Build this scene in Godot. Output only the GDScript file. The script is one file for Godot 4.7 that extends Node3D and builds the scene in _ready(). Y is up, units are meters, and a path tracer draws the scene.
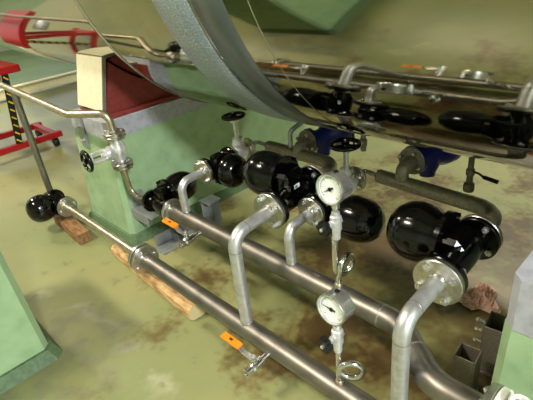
extends Node3D
# ---------------------------------------------------------------- helpers
var M := {}
var names := {}
var rng := RandomNumberGenerator.new()

class Geo:
	var v := PackedVector3Array()
	var n := PackedVector3Array()
	var uv := PackedVector2Array()
	func tri(a: Vector3, b: Vector3, c: Vector3, na: Vector3, nb: Vector3, nc: Vector3, ua := Vector2.ZERO, ub := Vector2.ZERO, uc := Vector2.ZERO) -> void:
		var g := (b - a).cross(c - a)
		if g.length_squared() < 1e-16: return
		if g.dot(na + nb + nc) > 0.0:
			v.append_array([a, c, b]); n.append_array([na, nc, nb]); uv.append_array([ua, uc, ub])
		else:
			v.append_array([a, b, c]); n.append_array([na, nb, nc]); uv.append_array([ua, ub, uc])
	func quad(a: Vector3, b: Vector3, c: Vector3, d: Vector3, nn: Vector3) -> void:
		tri(a, b, c, nn, nn, nn); tri(a, c, d, nn, nn, nn)
	func mesh() -> ArrayMesh:
		var arr := []
		arr.resize(Mesh.ARRAY_MAX)
		arr[Mesh.ARRAY_VERTEX] = v; arr[Mesh.ARRAY_NORMAL] = n; arr[Mesh.ARRAY_TEX_UV] = uv
		var m := ArrayMesh.new()
		m.add_surface_from_arrays(Mesh.PRIMITIVE_TRIANGLES, arr)
		return m
	# profile of (radius, height) turned about the local y axis of xf
	func lathe(xf: Transform3D, prof: Array, seg := 24, soft := 40.0) -> void:
		var k := prof.size()
		var sn := []
		for i in k - 1:
			var d: Vector2 = prof[i + 1] - prof[i]
			sn.append(Vector2(d.y, -d.x).normalized())
		var lo := []; var hi := []
		for i in k - 1:
			var s: Vector2 = sn[i]
			var a := s; var b := s
			if i > 0 and rad_to_deg(s.angle_to(sn[i - 1])) < soft and rad_to_deg(s.angle_to(sn[i - 1])) > -soft: a = (s + sn[i - 1]).normalized()
			if i < k - 2 and abs(rad_to_deg(s.angle_to(sn[i + 1]))) < soft: b = (s + sn[i + 1]).normalized()
			lo.append(a); hi.append(b)
		for j in seg:
			var t0 := TAU * j / seg; var t1 := TAU * (j + 1) / seg
			var c0 := Vector3(cos(t0), 0, sin(t0)); var c1 := Vector3(cos(t1), 0, sin(t1))
			for i in k - 1:
				var p: Vector2 = prof[i]; var q: Vector2 = prof[i + 1]
				var a := xf * (c0 * p.x + Vector3(0, p.y, 0)); var b := xf * (c1 * p.x + Vector3(0, p.y, 0))
				var c := xf * (c1 * q.x + Vector3(0, q.y, 0)); var d := xf * (c0 * q.x + Vector3(0, q.y, 0))
				var l: Vector2 = lo[i]; var h: Vector2 = hi[i]
				var na := (xf.basis * (c0 * l.x + Vector3(0, l.y, 0))).normalized(); var nb := (xf.basis * (c1 * l.x + Vector3(0, l.y, 0))).normalized()
				var nc := (xf.basis * (c1 * h.x + Vector3(0, h.y, 0))).normalized(); var nd := (xf.basis * (c0 * h.x + Vector3(0, h.y, 0))).normalized()
				tri(a, b, c, na, nb, nc); tri(a, c, d, na, nc, nd)
	func tube(pts: PackedVector3Array, r: float, seg := 16, caps := true, closed := false) -> void:
		var k := pts.size()
		var rings := []; var cs := []
		var nor := Vector3.ZERO
		for i in k:
			var t: Vector3
			if closed: t = (pts[(i + 1) % k] - pts[(i + k - 1) % k]).normalized()
			else: t = (pts[mini(i + 1, k - 1)] - pts[maxi(i - 1, 0)]).normalized()
			if i == 0:
				var ax := Vector3.UP if absf(t.y) < 0.9 else Vector3.RIGHT
				nor = (ax - t * ax.dot(t)).normalized()
			else:
				nor = (nor - t * nor.dot(t)).normalized()
			var bi := t.cross(nor)
			var ring := []; 
			for j in seg:
				var a := TAU * j / seg
				ring.append(nor * cos(a) + bi * sin(a))
			rings.append(ring)
		var lim := k if closed else k - 1
		for i in lim:
			var i2 := (i + 1) % k
			for j in seg:
				var j2 := (j + 1) % seg
				var n0: Vector3 = rings[i][j]; var n1: Vector3 = rings[i][j2]; var n2: Vector3 = rings[i2][j2]; var n3: Vector3 = rings[i2][j]
				var a := pts[i] + n0 * r; var b := pts[i] + n1 * r; var c := pts[i2] + n2 * r; var d := pts[i2] + n3 * r
				tri(a, b, c, n0, n1, n2); tri(a, c, d, n0, n2, n3)
		if caps and not closed:
			for e in [0, k - 1]:
				var t := (pts[1] - pts[0]).normalized() * -1.0 if e == 0 else (pts[k - 1] - pts[k - 2]).normalized()
				for j in seg:
					tri(pts[e], pts[e] + rings[e][j] * r, pts[e] + rings[e][(j + 1) % seg] * r, t, t, t)
	# box with chamfered edges
	func box(xf: Transform3D, size: Vector3, bev := 0.002) -> void:
		var h := size * 0.5
		bev = minf(bev, minf(h.x, minf(h.y, h.z)) * 0.45)
		var ii := h - Vector3.ONE * bev
		for ax in 3:
			var a1 := (ax + 1) % 3; var a2 := (ax + 2) % 3
			for s in [-1.0, 1.0]:
				var q := []
				for w in [[-1, -1], [1, -1], [1, 1], [-1, 1]]:
					var p := Vector3.ZERO
					p[ax] = s * h[ax]; p[a1] = w[0] * ii[a1]; p[a2] = w[1] * ii[a2]
					q.append(xf * p)
				var nn := Vector3.ZERO; nn[ax] = s
				quad(q[0], q[1], q[2], q[3], (xf.basis * nn).normalized())
		for ax in 3:
			var a1 := (ax + 1) % 3; var a2 := (ax + 2) % 3
			for s1 in [-1.0, 1.0]:
				for s2 in [-1.0, 1.0]:
					var q := []
					for w in [[-1, 0], [1, 0], [1, 1], [-1, 1]]:
						var p := Vector3.ZERO
						p[ax] = w[0] * ii[ax]
						p[a1] = s1 * (h[a1] if w[1] == 0 else ii[a1]); p[a2] = s2 * (ii[a2] if w[1] == 0 else h[a2])
						q.append(xf * p)
					var nn := Vector3.ZERO; nn[a1] = s1; nn[a2] = s2
					quad(q[0], q[1], q[2], q[3], (xf.basis * nn).normalized())
		for sx in [-1.0, 1.0]:
			for sy in [-1.0, 1.0]:
				for sz in [-1.0, 1.0]:
					var nn := (xf.basis * Vector3(sx, sy, sz)).normalized()
					tri(xf * Vector3(sx * h.x, sy * ii.y, sz * ii.z), xf * Vector3(sx * ii.x, sy * h.y, sz * ii.z), xf * Vector3(sx * ii.x, sy * ii.y, sz * h.z), nn, nn, nn)
	# polygon in the local xy plane, pushed out along z from -d/2 to d/2
	func prism(xf: Transform3D, poly: PackedVector2Array, depth: float) -> void:
		var idx := Geometry2D.triangulate_polygon(poly)
		var z := depth * 0.5
		for s in [-1.0, 1.0]:
			var nn := (xf.basis * Vector3(0, 0, s)).normalized()
			for i in range(0, idx.size(), 3):
				var a := poly[idx[i]]; var b := poly[idx[i + 1]]; var c := poly[idx[i + 2]]
				tri(xf * Vector3(a.x, a.y, s * z), xf * Vector3(b.x, b.y, s * z), xf * Vector3(c.x, c.y, s * z), nn, nn, nn)
		var sgn := 1.0
		var area := 0.0
		for i in poly.size():
			var a := poly[i]; var b := poly[(i + 1) % poly.size()]
			area += a.x * b.y - b.x * a.y
		if area < 0: sgn = -1.0
		for i in poly.size():
			var a := poly[i]; var b := poly[(i + 1) % poly.size()]
			var d := (b - a).normalized()
			var nn := (xf.basis * Vector3(d.y * sgn, -d.x * sgn, 0)).normalized()
			quad(xf * Vector3(a.x, a.y, -z), xf * Vector3(b.x, b.y, -z), xf * Vector3(b.x, b.y, z), xf * Vector3(a.x, a.y, z), nn)

func numbered(called: String) -> String:
	if not names.has(called):
		names[called] = 0
		return called
	names[called] += 1
	return "%s_%03d" % [called, names[called]]

func tag(o: Node, label: String, category: String, group := "") -> void:
	o.set_meta("label", label); o.set_meta("category", category)
	if group != "": o.set_meta("group", group)

func thing(called: String, label: String, category: String, at := Vector3.ZERO, group := "") -> Node3D:
	var o := Node3D.new()
	o.name = numbered(called); add_child(o); o.position = at
	tag(o, label, category, group)
	return o

func part(called: String, g: Geo, mat: Material, parent: Node, label := "") -> MeshInstance3D:
	var o := MeshInstance3D.new()
	o.mesh = g.mesh(); o.material_override = mat
	o.name = called if parent != self else numbered(called)
	parent.add_child(o, true)
	if label != "": o.set_meta("label", label)
	return o

func struct(called: String, g: Geo, mat: Material) -> MeshInstance3D:
	var o := part(called, g, mat, self)
	o.set_meta("kind", "structure")
	return o

# frame whose local y runs along dir
func along(at: Vector3, dir: Vector3) -> Transform3D:
	var y := dir.normalized()
	var ax := Vector3.UP if absf(y.y) < 0.9 else Vector3.RIGHT
	var x := ax.cross(y).normalized()
	var z := x.cross(y)
	return Transform3D(Basis(x, y, z), at)

func fillet(pts: Array, rad: float, steps := 8) -> PackedVector3Array:
	var out := PackedVector3Array([pts[0]])
	for i in range(1, pts.size() - 1):
		var p: Vector3 = pts[i]
		var a: Vector3 = (pts[i - 1] - p); var b: Vector3 = (pts[i + 1] - p)
		var an := a.normalized(); var bn := b.normalized()
		var half := an.angle_to(bn) * 0.5
		var t := minf(rad / tan(half), minf(a.length(), b.length()) * 0.98)
		var rr := t * tan(half)
		var c := p + (an + bn).normalized() * rr / sin(half)
		var s := p + an * t - c; var e := p + bn * t - c
		for k in steps + 1:
			out.append(c + s.slerp(e, float(k) / steps))
	out.append(pts[pts.size() - 1])
	return out

func pipe(called: String, pts: Array, r: float, mat: Material, parent: Node, bend := 0.06, seg := 24) -> MeshInstance3D:
	var g := Geo.new()
	g.tube(fillet(pts, bend, 10), r, seg)
	return part(called, g, mat, parent)

# thin raised welding bead round a pipe
func weld(at: Vector3, dir: Vector3, r: float, parent: Node) -> void:
	var g := Geo.new()
	g.lathe(along(at, dir), [Vector2(r - 0.001, -0.004), Vector2(r + 0.0007, -0.002), Vector2(r + 0.0012, 0), Vector2(r + 0.0007, 0.002), Vector2(r - 0.001, 0.004)], 24, 70)
	part("weld_bead", g, M.weld, parent)

var bolt_mesh := {}
func bolt(at: Vector3, dir: Vector3, size: float, length: float, parent: Node, mat: Material) -> void:
	var key := "%f_%f" % [size, length]
	if not bolt_mesh.has(key):
		var g := Geo.new()
		var hx := PackedVector2Array()
		for i in 6: hx.append(Vector2(cos(TAU * i / 6), sin(TAU * i / 6)) * size)
		var up := Transform3D(Basis(Vector3.RIGHT, -PI / 2), Vector3(0, length * 0.5 + size * 0.4, 0))
		g.prism(up, hx, size * 0.85)
		up.origin.y = -up.origin.y
		g.prism(up, hx, size * 0.85)
		g.lathe(Transform3D.IDENTITY, [Vector2(0, length * -0.5 - size * 1.3), Vector2(size * 0.55, length * -0.5 - size * 1.2), Vector2(size * 0.55, length * 0.5 + size * 1.2), Vector2(0, length * 0.5 + size * 1.3)], 10, 20)
		bolt_mesh[key] = g.mesh()
	var o := MeshInstance3D.new()
	o.mesh = bolt_mesh[key]; o.material_override = mat; o.name = "bolt"
	o.transform = along(at, dir)
	parent.add_child(o, true)

# round pipe flange: disc of thickness t centred at `at`, raised hub on the side `dir` points away from
func flange(called: String, at: Vector3, dir: Vector3, r: float, t: float, hub: float, hublen: float, mat: Material, parent: Node, bolts := 0, bolt_len := 0.0, bolt_size := 0.008, phase := 0.785, bolt_mat: Material = null) -> MeshInstance3D:
	var g := Geo.new()
	var b := 0.002
	var h := t * 0.5
	var prof := [Vector2(0, -h - hublen), Vector2(hub, -h - hublen), Vector2(hub + 0.004, -h), Vector2(r - b, -h), Vector2(r, -h + b), Vector2(r, h - b), Vector2(r - b, h), Vector2(0, h)]
	if hublen <= 0.0: prof = [Vector2(0, -h), Vector2(r - b, -h), Vector2(r, -h + b), Vector2(r, h - b), Vector2(r - b, h), Vector2(0, h)]
	g.lathe(along(at, dir), prof, 36, 30)
	var f := part(called, g, mat, parent)
	var xf := along(at, dir)
	for i in bolts:
		var a := phase + TAU * i / bolts
		var q := xf * (Vector3(cos(a), 0, sin(a)) * r * 0.76 + Vector3(0, bolt_len * 0.5 - h, 0))
		bolt(q, dir, bolt_size, bolt_len, f, bolt_mat if bolt_mat else M.zinc)
	return f

func noise_tex(freq: float, ramp: Array, size := 256, seed_ := 1, oct := 4, normal := false, strength := 2.0, kind := FastNoiseLite.TYPE_SIMPLEX_SMOOTH) -> ImageTexture:
	var fn := FastNoiseLite.new()
	fn.seed = seed_; fn.frequency = freq; fn.noise_type = kind; fn.fractal_octaves = oct
	var im := fn.get_seamless_image(size, size)
	im.convert(Image.FORMAT_RGB8)
	if normal:
		im.bump_map_to_normal_map(strength)
		return ImageTexture.create_from_image(im)
	var d := im.get_data()
	var lut := []
	for i in 256:
		var t := i / 255.0 * (ramp.size() - 1)
		var k := mini(int(t), ramp.size() - 2)
		lut.append((ramp[k] as Color).lerp(ramp[k + 1], t - k))
	for i in range(0, d.size(), 3):
		var c: Color = lut[d[i]]
		d[i] = int(c.r * 255); d[i + 1] = int(c.g * 255); d[i + 2] = int(c.b * 255)
	return ImageTexture.create_from_image(Image.create_from_data(size, size, false, Image.FORMAT_RGB8, d))

func mat(col: Color, rough: float, metal := 0.0, tex: Texture2D = null, scale := 1.0) -> StandardMaterial3D:
	var m := StandardMaterial3D.new()
	m.albedo_color = col; m.roughness = rough; m.metallic = metal
	if tex:
		m.albedo_texture = tex; m.uv1_triplanar = true; m.uv1_world_triplanar = true; m.uv1_scale = Vector3.ONE * scale
	return m

func g8(v: float) -> Color: return Color(v, v, v)

func make_materials() -> void:
	var smudge := noise_tex(0.012, [g8(0.80), g8(0.95), g8(1.0)], 256, 3)
	var fine := noise_tex(0.05, [g8(0.72), g8(0.9), g8(1.0)], 256, 5)
	M.mirror = mat(Color(0.63, 0.625, 0.56), 0.055, 1.0, noise_tex(0.02, [g8(0.90), g8(1.0)], 256, 11), 1.2)
	M.mirror_end = mat(Color(0.72, 0.70, 0.66), 0.06, 1.0)
	# dull protective sheet with dried white specks
	var speck := noise_tex(0.11, [g8(0.56), g8(0.60), g8(0.62), g8(0.60), g8(0.64), g8(0.66), g8(1.0), g8(1.0), g8(1.0)], 512, 21, 2)
	M.band = mat(Color(0.86, 0.92, 1.0), 0.36, 0.25, speck, 3.0)
	M.band_dark = mat(Color(0.42, 0.45, 0.48), 0.30, 0.5, smudge, 2.0)
	M.seam = mat(Color(0.70, 0.70, 0.68), 0.22, 1.0)
	M.header = mat(Color(0.56, 0.54, 0.51), 0.42, 0.9, smudge, 3.0)
	M.satin = mat(Color(0.84, 0.845, 0.85), 0.44, 0.75, smudge, 6.0)
	M.oldpipe = mat(Color(0.72, 0.69, 0.63), 0.46, 0.7, fine, 5.0)
	M.brass = mat(Color(0.80, 0.75, 0.66), 0.34, 0.9, smudge, 5.0)
	M.weld = mat(Color(0.66, 0.64, 0.62), 0.42, 0.85)
	M.zinc = mat(Color(0.88, 0.88, 0.87), 0.26, 0.85, smudge, 12.0)
	M.flange = mat(Color(0.80, 0.79, 0.75), 0.30, 0.95, smudge, 12.0)
	M.chrome = mat(Color(0.86, 0.86, 0.86), 0.16, 1.0)
	M.cast = mat(Color(0.95, 0.955, 0.96), 0.32, 0.55, smudge, 14.0)
	M.black = mat(Color(0.016, 0.016, 0.018), 0.17); M.black.metallic_specular = 0.38
	M.black.clearcoat_enabled = true; M.black.clearcoat = 0.3; M.black.clearcoat_roughness = 0.05
	M.rubber = mat(Color(0.03, 0.03, 0.03), 0.55)
	M.blue = mat(Color(0.06, 0.12, 0.48), 0.35)
	M.orange = mat(Color(1.0, 0.56, 0.06), 0.45)
	M.orange_mark = mat(Color(0.30, 0.14, 0.03), 0.6)
	M.white = mat(Color(0.92, 0.92, 0.90), 0.45)
	M.needle = mat(Color(0.03, 0.03, 0.03), 0.5)
	M.dark_steel = mat(Color(0.58, 0.55, 0.50), 0.55, 0.3, fine, 9.0)
	M.blue_steel = mat(Color(0.66, 0.68, 0.69), 0.45, 0.35, fine, 9.0)
	M.cream = mat(Color(0.93, 0.90, 0.78), 0.5, 0.0, noise_tex(0.02, [Color(0.96, 0.95, 0.92), g8(1.0), g8(1.0)], 256, 8), 4.0)
	M.maroon = mat(Color(0.56, 0.225, 0.20), 0.5, 0.0, noise_tex(0.03, [g8(0.82), g8(1.0)], 256, 9), 4.0)
	M.red = mat(Color(0.66, 0.04, 0.06), 0.4)
	M.yellow = mat(Color(0.92, 0.75, 0.05), 0.5)
	M.green = mat(Color(0.98, 1.0, 0.98), 0.42, 0.0, noise_tex(0.010, [Color(0.56, 0.67, 0.52), Color(0.62, 0.73, 0.57), Color(0.65, 0.755, 0.60), Color(0.70, 0.77, 0.63)], 512, 31, 5), 1.5)
	M.green_skirt = mat(Color(0.42, 0.53, 0.38), 0.5, 0.0, fine, 3.0)
	M.grout = mat(Color(0.70, 0.71, 0.75), 0.7, 0.0, noise_tex(0.03, [g8(0.86), g8(0.96), g8(1.0)], 256, 33), 3.0)
	M.wood_end = mat(Color(0.90, 0.82, 0.62), 0.8, 0.0, fine, 20.0)
	var gr := noise_tex(0.02, [Color(0.52, 0.38, 0.22), Color(0.74, 0.58, 0.38), Color(0.84, 0.70, 0.50), Color(0.90, 0.78, 0.58)], 256, 41, 5)
	M.wood = mat(Color(1, 1, 1), 0.8, 0.0, gr, 3.0); M.wood.uv1_scale = Vector3(2.0, 9.0, 9.0)
	M.wood_red = mat(Color(0.70, 0.64, 0.60), 0.8, 0.0, gr, 3.0); M.wood_red.uv1_scale = Vector3(2.0, 9.0, 9.0)
	M.rag = mat(Color(1.0, 0.94, 0.92), 0.95, 0.0, noise_tex(0.04, [Color(0.80, 0.60, 0.54), Color(0.98, 0.88, 0.84), Color(0.90, 0.72, 0.68)], 256, 51), 8.0)
	M.wall = mat(Color(0.66, 0.68, 0.62), 0.8)
	M.ceiling = mat(Color(0.70, 0.70, 0.68), 0.9)
	M.lamp_body = mat(Color(0.75, 0.75, 0.75), 0.5)
	M.glass = mat(Color(0.85, 0.92, 0.92, 0.12), 0.03); M.glass.transparency = BaseMaterial3D.TRANSPARENCY_ALPHA

# ---------------------------------------------------------------- setting
const FX0 := -12.0
const FX1 := 7.0
const FZ0 := -7.0
const FZ1 := 6.0
const ROOF := 5.4

func floor_texture() -> ImageTexture:
	# painted concrete: base paint, worn blotches, rust-brown stains where condensate has dripped, pale scale near the plinth
	var w := 1400; var h := 1000
	var x0 := -5.6; var z0 := -4.4; var sc := 0.005
	var n1 := FastNoiseLite.new(); n1.seed = 1; n1.frequency = 0.9; n1.fractal_octaves = 4
	var n2 := FastNoiseLite.new(); n2.seed = 7; n2.frequency = 6.0; n2.fractal_octaves = 5
	var n3 := FastNoiseLite.new(); n3.seed = 13; n3.frequency = 2.2; n3.fractal_octaves = 5
	var n4 := FastNoiseLite.new(); n4.seed = 17; n4.frequency = 22.0; n4.fractal_octaves = 4
	var d := PackedByteArray(); d.resize(w * h * 3)
	var base := Color(0.61, 0.60, 0.405)
	var alt := Color(0.535, 0.565, 0.385)
	var brown := Color(0.44, 0.36, 0.20)
	var dark := Color(0.30, 0.22, 0.13)
	var pale := Color(0.76, 0.745, 0.66)
	for j in h:
		var z := z0 + j * sc
		for i in w:
			var x := x0 + i * sc
			var a := n1.get_noise_2d(x, z)
			var b := n2.get_noise_2d(x, z)
			var c := base.lerp(alt, clampf(0.5 + a * 0.9 + b * 0.3, 0, 1))
			# stained patch below the traps
			var ex := (x + 0.45) / 1.35; var ez := (z + 1.60) / 1.0
			var m := 1.0 - sqrt(ex * ex + ez * ez)
			if m > -0.6:
				var s := n3.get_noise_2d(x, z)
				var k := clampf(m * 1.3 + s * 1.5 + b * 0.6 + n4.get_noise_2d(x, z) * 0.5 + 0.16, 0, 1)
				c = c.lerp(brown, k * 0.8)
				var kd := clampf((s - 0.12 + b * 0.45 + n4.get_noise_2d(x, z) * 0.4) * 4.0 * clampf(m + 0.35, 0, 1), 0, 1)
				c = c.lerp(dark, kd * 0.6)
			# pale scale trails
			var tr := absf(z + 0.36 + 0.12 * sin(x * 3.1) + n3.get_noise_2d(x * 2.0, z) * 0.12)
			if x > -2.1 and x < -1.0 and tr < 0.05: c = c.lerp(pale, (1.0 - tr / 0.05) * clampf(0.25 + b * 1.6, 0, 0.55))
			var t2 := Vector2(x + 1.56, z + 0.30).length()
			if t2 < 0.3: c = c.lerp(Color(0.50, 0.49, 0.40), clampf((0.3 - t2) * 2.2 + b * 0.7, 0, 0.5) * clampf(0.6 + b * 2.0, 0, 1))
			if b > 0.5: c = c.lerp(Color(0.42, 0.40, 0.28), clampf((b - 0.5) * 4.0, 0, 0.35))
			var o := (j * w + i) * 3
			d[o] = int(c.r * 255); d[o + 1] = int(c.g * 255); d[o + 2] = int(c.b * 255)
	return ImageTexture.create_from_image(Image.create_from_data(w, h, false, Image.FORMAT_RGB8, d))

func slab(a: Vector3, b: Vector3, bev := 0.0) -> Geo:
	var g := Geo.new()
	g.box(Transform3D(Basis(), (a + b) * 0.5), (b - a).abs(), maxf(bev, 0.0005))
	return g

func make_setting() -> void:
	# floor: stained paint in the working area, plain paint of the same batch around it, one slab
	var fm := mat(Color(1, 1, 1), 0.36)
	fm.albedo_texture = floor_texture()
	fm.texture_repeat = false
	fm.normal_enabled = true
	fm.normal_texture = noise_tex(0.03, [], 256, 61, 4, true, 1.2); fm.normal_scale = 0.12
	var f := Geo.new()
	var ux := func(p: Vector3) -> Vector2: return Vector2((p.x + 5.6) / 7.0, (p.z + 4.4) / 5.0)
	var gx := [-5.6, 1.4]; var gz := [-4.4, 0.6]
	var a := Vector3(gx[0], 0, gz[0]); var b := Vector3(gx[1], 0, gz[0]); var c := Vector3(gx[1], 0, gz[1]); var e := Vector3(gx[0], 0, gz[1])
	f.tri(a, b, c, Vector3.UP, Vector3.UP, Vector3.UP, ux.call(a), ux.call(b), ux.call(c))
	f.tri(a, c, e, Vector3.UP, Vector3.UP, Vector3.UP, ux.call(a), ux.call(c), ux.call(e))
	for s in [-0.12, -0.0]:
		if s < -0.1:
			f.quad(Vector3(gx[0], s, gz[0]), Vector3(gx[1], s, gz[0]), Vector3(gx[1], s, gz[1]), Vector3(gx[0], s, gz[1]), Vector3.DOWN)
	var fl := struct("floor", f, fm)
	var paint := mat(Color(1, 1, 1), 0.36, 0.0, noise_tex(0.006, [Color(0.61, 0.60, 0.405), Color(0.565, 0.585, 0.415), Color(0.535, 0.565, 0.385)], 512, 62, 5), 0.35)
	var g := Geo.new()
	var far := Geo.new()
	far.quad(Vector3(FX0, 0, FZ0), Vector3(-6.7, 0, FZ0), Vector3(-6.7, 0, FZ1), Vector3(FX0, 0, FZ1), Vector3.UP)
	part("floor_bay", far, mat(Color(0.44, 0.54, 0.33), 0.4, 0.0, noise_tex(0.01, [g8(0.88), g8(1.0)], 256, 63), 0.4), fl, "greener painted floor bay beyond the pale beam")
	for q in [[-6.7, gx[0], FZ0, FZ1], [gx[1], FX1, FZ0, FZ1], [gx[0], gx[1], FZ0, gz[0]], [gx[0], gx[1], gz[1], FZ1]]:
		g.quad(Vector3(q[0], 0, q[2]), Vector3(q[1], 0, q[2]), Vector3(q[1], 0, q[3]), Vector3(q[0], 0, q[3]), Vector3.UP)
	g.quad(Vector3(FX0, -0.14, FZ0), Vector3(FX1, -0.14, FZ0), Vector3(FX1, -0.14, FZ1), Vector3(FX0, -0.14, FZ1), Vector3.DOWN)
	var ap := part("floor_surround", g, paint, fl)
	ap.set_meta("label", "plain painted floor around the stained working area")
	struct("ceiling", slab(Vector3(FX0 - 0.2, ROOF, FZ0 - 0.2), Vector3(FX1 + 0.2, ROOF + 0.2, FZ1 + 0.2)), M.ceiling)
	struct("wall_back", slab(Vector3(FX0 - 0.2, 0, FZ0 - 0.2), Vector3(FX1 + 0.2, ROOF, FZ0)), M.wall)
	struct("wall_front", slab(Vector3(FX0 - 0.2, 0, FZ1), Vector3(FX1 + 0.2, ROOF, FZ1 + 0.2)), M.wall)
	struct("wall_right", slab(Vector3(FX1, 0, FZ0), Vector3(FX1 + 0.2, ROOF, FZ1)), M.wall)
	# far end wall with a window band
	var wl := Geo.new()
	for r in [[0.0, 1.4, FZ0, FZ1], [3.6, ROOF, FZ0, FZ1], [1.4, 3.6, FZ0, -5.0], [1.4, 3.6, 3.5, FZ1]]:
		wl.box(Transform3D(Basis(), Vector3(FX0 - 0.1, (r[0] + r[1]) * 0.5, (r[2] + r[3]) * 0.5)), Vector3(0.2, r[1] - r[0], r[3] - r[2]), 0.0005)
	struct("wall_left", wl, M.wall)
	var pane := struct("window_1", slab(Vector3(FX0 - 0.11, 1.4, -5.0), Vector3(FX0 - 0.10, 3.6, 3.5)), M.glass)
	var fr := Geo.new()
	for k in 6: fr.box(Transform3D(Basis(), Vector3(FX0 - 0.1, 2.5, -5.0 + 8.5 * k / 5.0)), Vector3(0.08, 2.2, 0.08), 0.004)
	for y in [1.42, 3.58]: fr.box(Transform3D(Basis(), Vector3(FX0 - 0.1, y, -0.75)), Vector3(0.08, 0.06, 8.5), 0.004)
	part("window_frame", fr, M.lamp_body, pane)

func lamp(at: Vector3, size: Vector2, col: Color, energy: float, glow: float, label: String) -> void:
	var t := thing("ceiling_lamp", label, "lamp", at)
	part("housing", slab(Vector3(-size.x * 0.5 - 0.05, 0.0, -size.y * 0.5 - 0.05), Vector3(size.x * 0.5 + 0.05, 0.12, size.y * 0.5 + 0.05), 0.01), M.lamp_body, t)
	var em := mat(Color(0.9, 0.9, 0.9), 0.6); em.emission_enabled = true; em.emission = col; em.emission_energy_multiplier = glow
	part("diffuser", slab(Vector3(-size.x * 0.5, -0.012, -size.y * 0.5), Vector3(size.x * 0.5, 0.0, size.y * 0.5), 0.002), em, t)
	for s in [-0.4, 0.4]:
		var rod := Geo.new()
		rod.tube(PackedVector3Array([Vector3(size.x * s, 0.12, 0), Vector3(size.x * s, ROOF - at.y, 0)]), 0.008, 8)
		part("hanger", rod, M.lamp_body, t)
	var l := AreaLight3D.new()
	l.area_size = size; l.light_color = col; l.light_energy = energy; l.shadow_enabled = true
	l.area_range = 25.0; l.area_attenuation = 2.0
	l.rotation.x = -PI / 2; l.position = Vector3(0, -0.02, 0)
	l.name = "light"; t.add_child(l)

# ---------------------------------------------------------------- tank, saddle, plinths
const TY := 1.518
const TZ := -1.594
const TR := 0.869
const XA := -1.776

func shell(x0: float, r0: float, x1: float, r1: float, a0 := 0.0, a1 := TAU, seg := 160) -> Geo:
	var g := Geo.new()
	var sl := (r0 - r1) / (x1 - x0)
	for j in seg:
		var t0 := lerpf(a0, a1, float(j) / seg); var t1 := lerpf(a0, a1, float(j + 1) / seg)
		var n0 := Vector3(0, cos(t0), sin(t0)); var n1 := Vector3(0, cos(t1), sin(t1))
		var c0 := Vector3(x0, TY, TZ); var c1 := Vector3(x1, TY, TZ)
		var m0 := (n0 + Vector3(sl, 0, 0)).normalized(); var m1 := (n1 + Vector3(sl, 0, 0)).normalized()
		g.tri(c0 + n0 * r0, c0 + n1 * r0, c1 + n1 * r1, m0, m1, m1)
		g.tri(c0 + n0 * r0, c1 + n1 * r1, c1 + n0 * r1, m0, m1, m0)
	return g

func ring(x: float, r_in: float, r_out: float, w: float, seg := 160) -> Geo:
	var g := Geo.new()
	var h := w * 0.5; var b := minf(0.002, w * 0.3)
	g.lathe(along(Vector3(x, TY, TZ), Vector3.RIGHT), [Vector2(r_in, -h), Vector2(r_out - b, -h), Vector2(r_out, -h + b), Vector2(r_out, h - b), Vector2(r_out - b, h), Vector2(r_in, h)], seg, 50)
	return g

func make_tank() -> void:
	var t := thing("horizontal_tank", "large mirror-polished stainless steel horizontal tank carried on the plinths", "tank")
	part("shell", shell(XA, TR, 1.6, TR), M.mirror, t)
	var es := Geo.new()
	es.lathe(along(Vector3(0, TY, TZ), Vector3.RIGHT), [Vector2(0.0, -6.9), Vector2(0.3, -6.85), Vector2(0.52, -6.6), Vector2(0.64, -6.2), Vector2(0.70, -5.6), Vector2(0.742, -5.0), Vector2(0.778, -4.2), Vector2(0.800, -3.4), Vector2(0.812, -2.8), Vector2(0.818, XA + 0.02)], 160, 40)
	part("end_section", es, M.mirror_end, t, "slightly narrower tapering end of the tank")
	part("rim_flange", ring(XA - 0.004, 0.80, TR + 0.004, 0.014), M.seam, t, "bright folded rim where the wide cladding starts")
	var cap := Geo.new()
	cap.lathe(along(Vector3(1.6, TY, TZ), Vector3.RIGHT), [Vector2(TR, 0), Vector2(TR * 0.97, 0.05), Vector2(TR * 0.8, 0.15), Vector2(TR * 0.5, 0.23), Vector2(0, 0.27)], 96, 60)
	part("dished_end", cap, M.mirror_end, t)
	# dull sheet wrapped round the shell, two overlapping lengths
	part("wrap_sheet", ring((-1.266 - 1.10) * 0.5, TR - 0.002, TR + 0.0045, 1.266 - 1.10), M.band, t, "dull grey speckled sheet wrapped round the tank")
	part("wrap_sheet", ring((-1.085 - 0.955) * 0.5, TR - 0.002, TR + 0.0025, 1.085 - 0.955), M.band_dark, t, "darker smooth sheet beside the speckled one")
	part("weld_seam", ring(-0.863, TR - 0.002, TR + 0.001, 0.005), M.seam, t)

func arc_under(r: float, z0: float, z1: float, steps: int) -> PackedVector2Array:
	var o := PackedVector2Array()
	for i in steps + 1:
		var z := lerpf(z0, z1, float(i) / steps)
		o.append(Vector2(z, TY - sqrt(maxf(0, r * r - (z - TZ) * (z - TZ)))))
	return o

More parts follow.
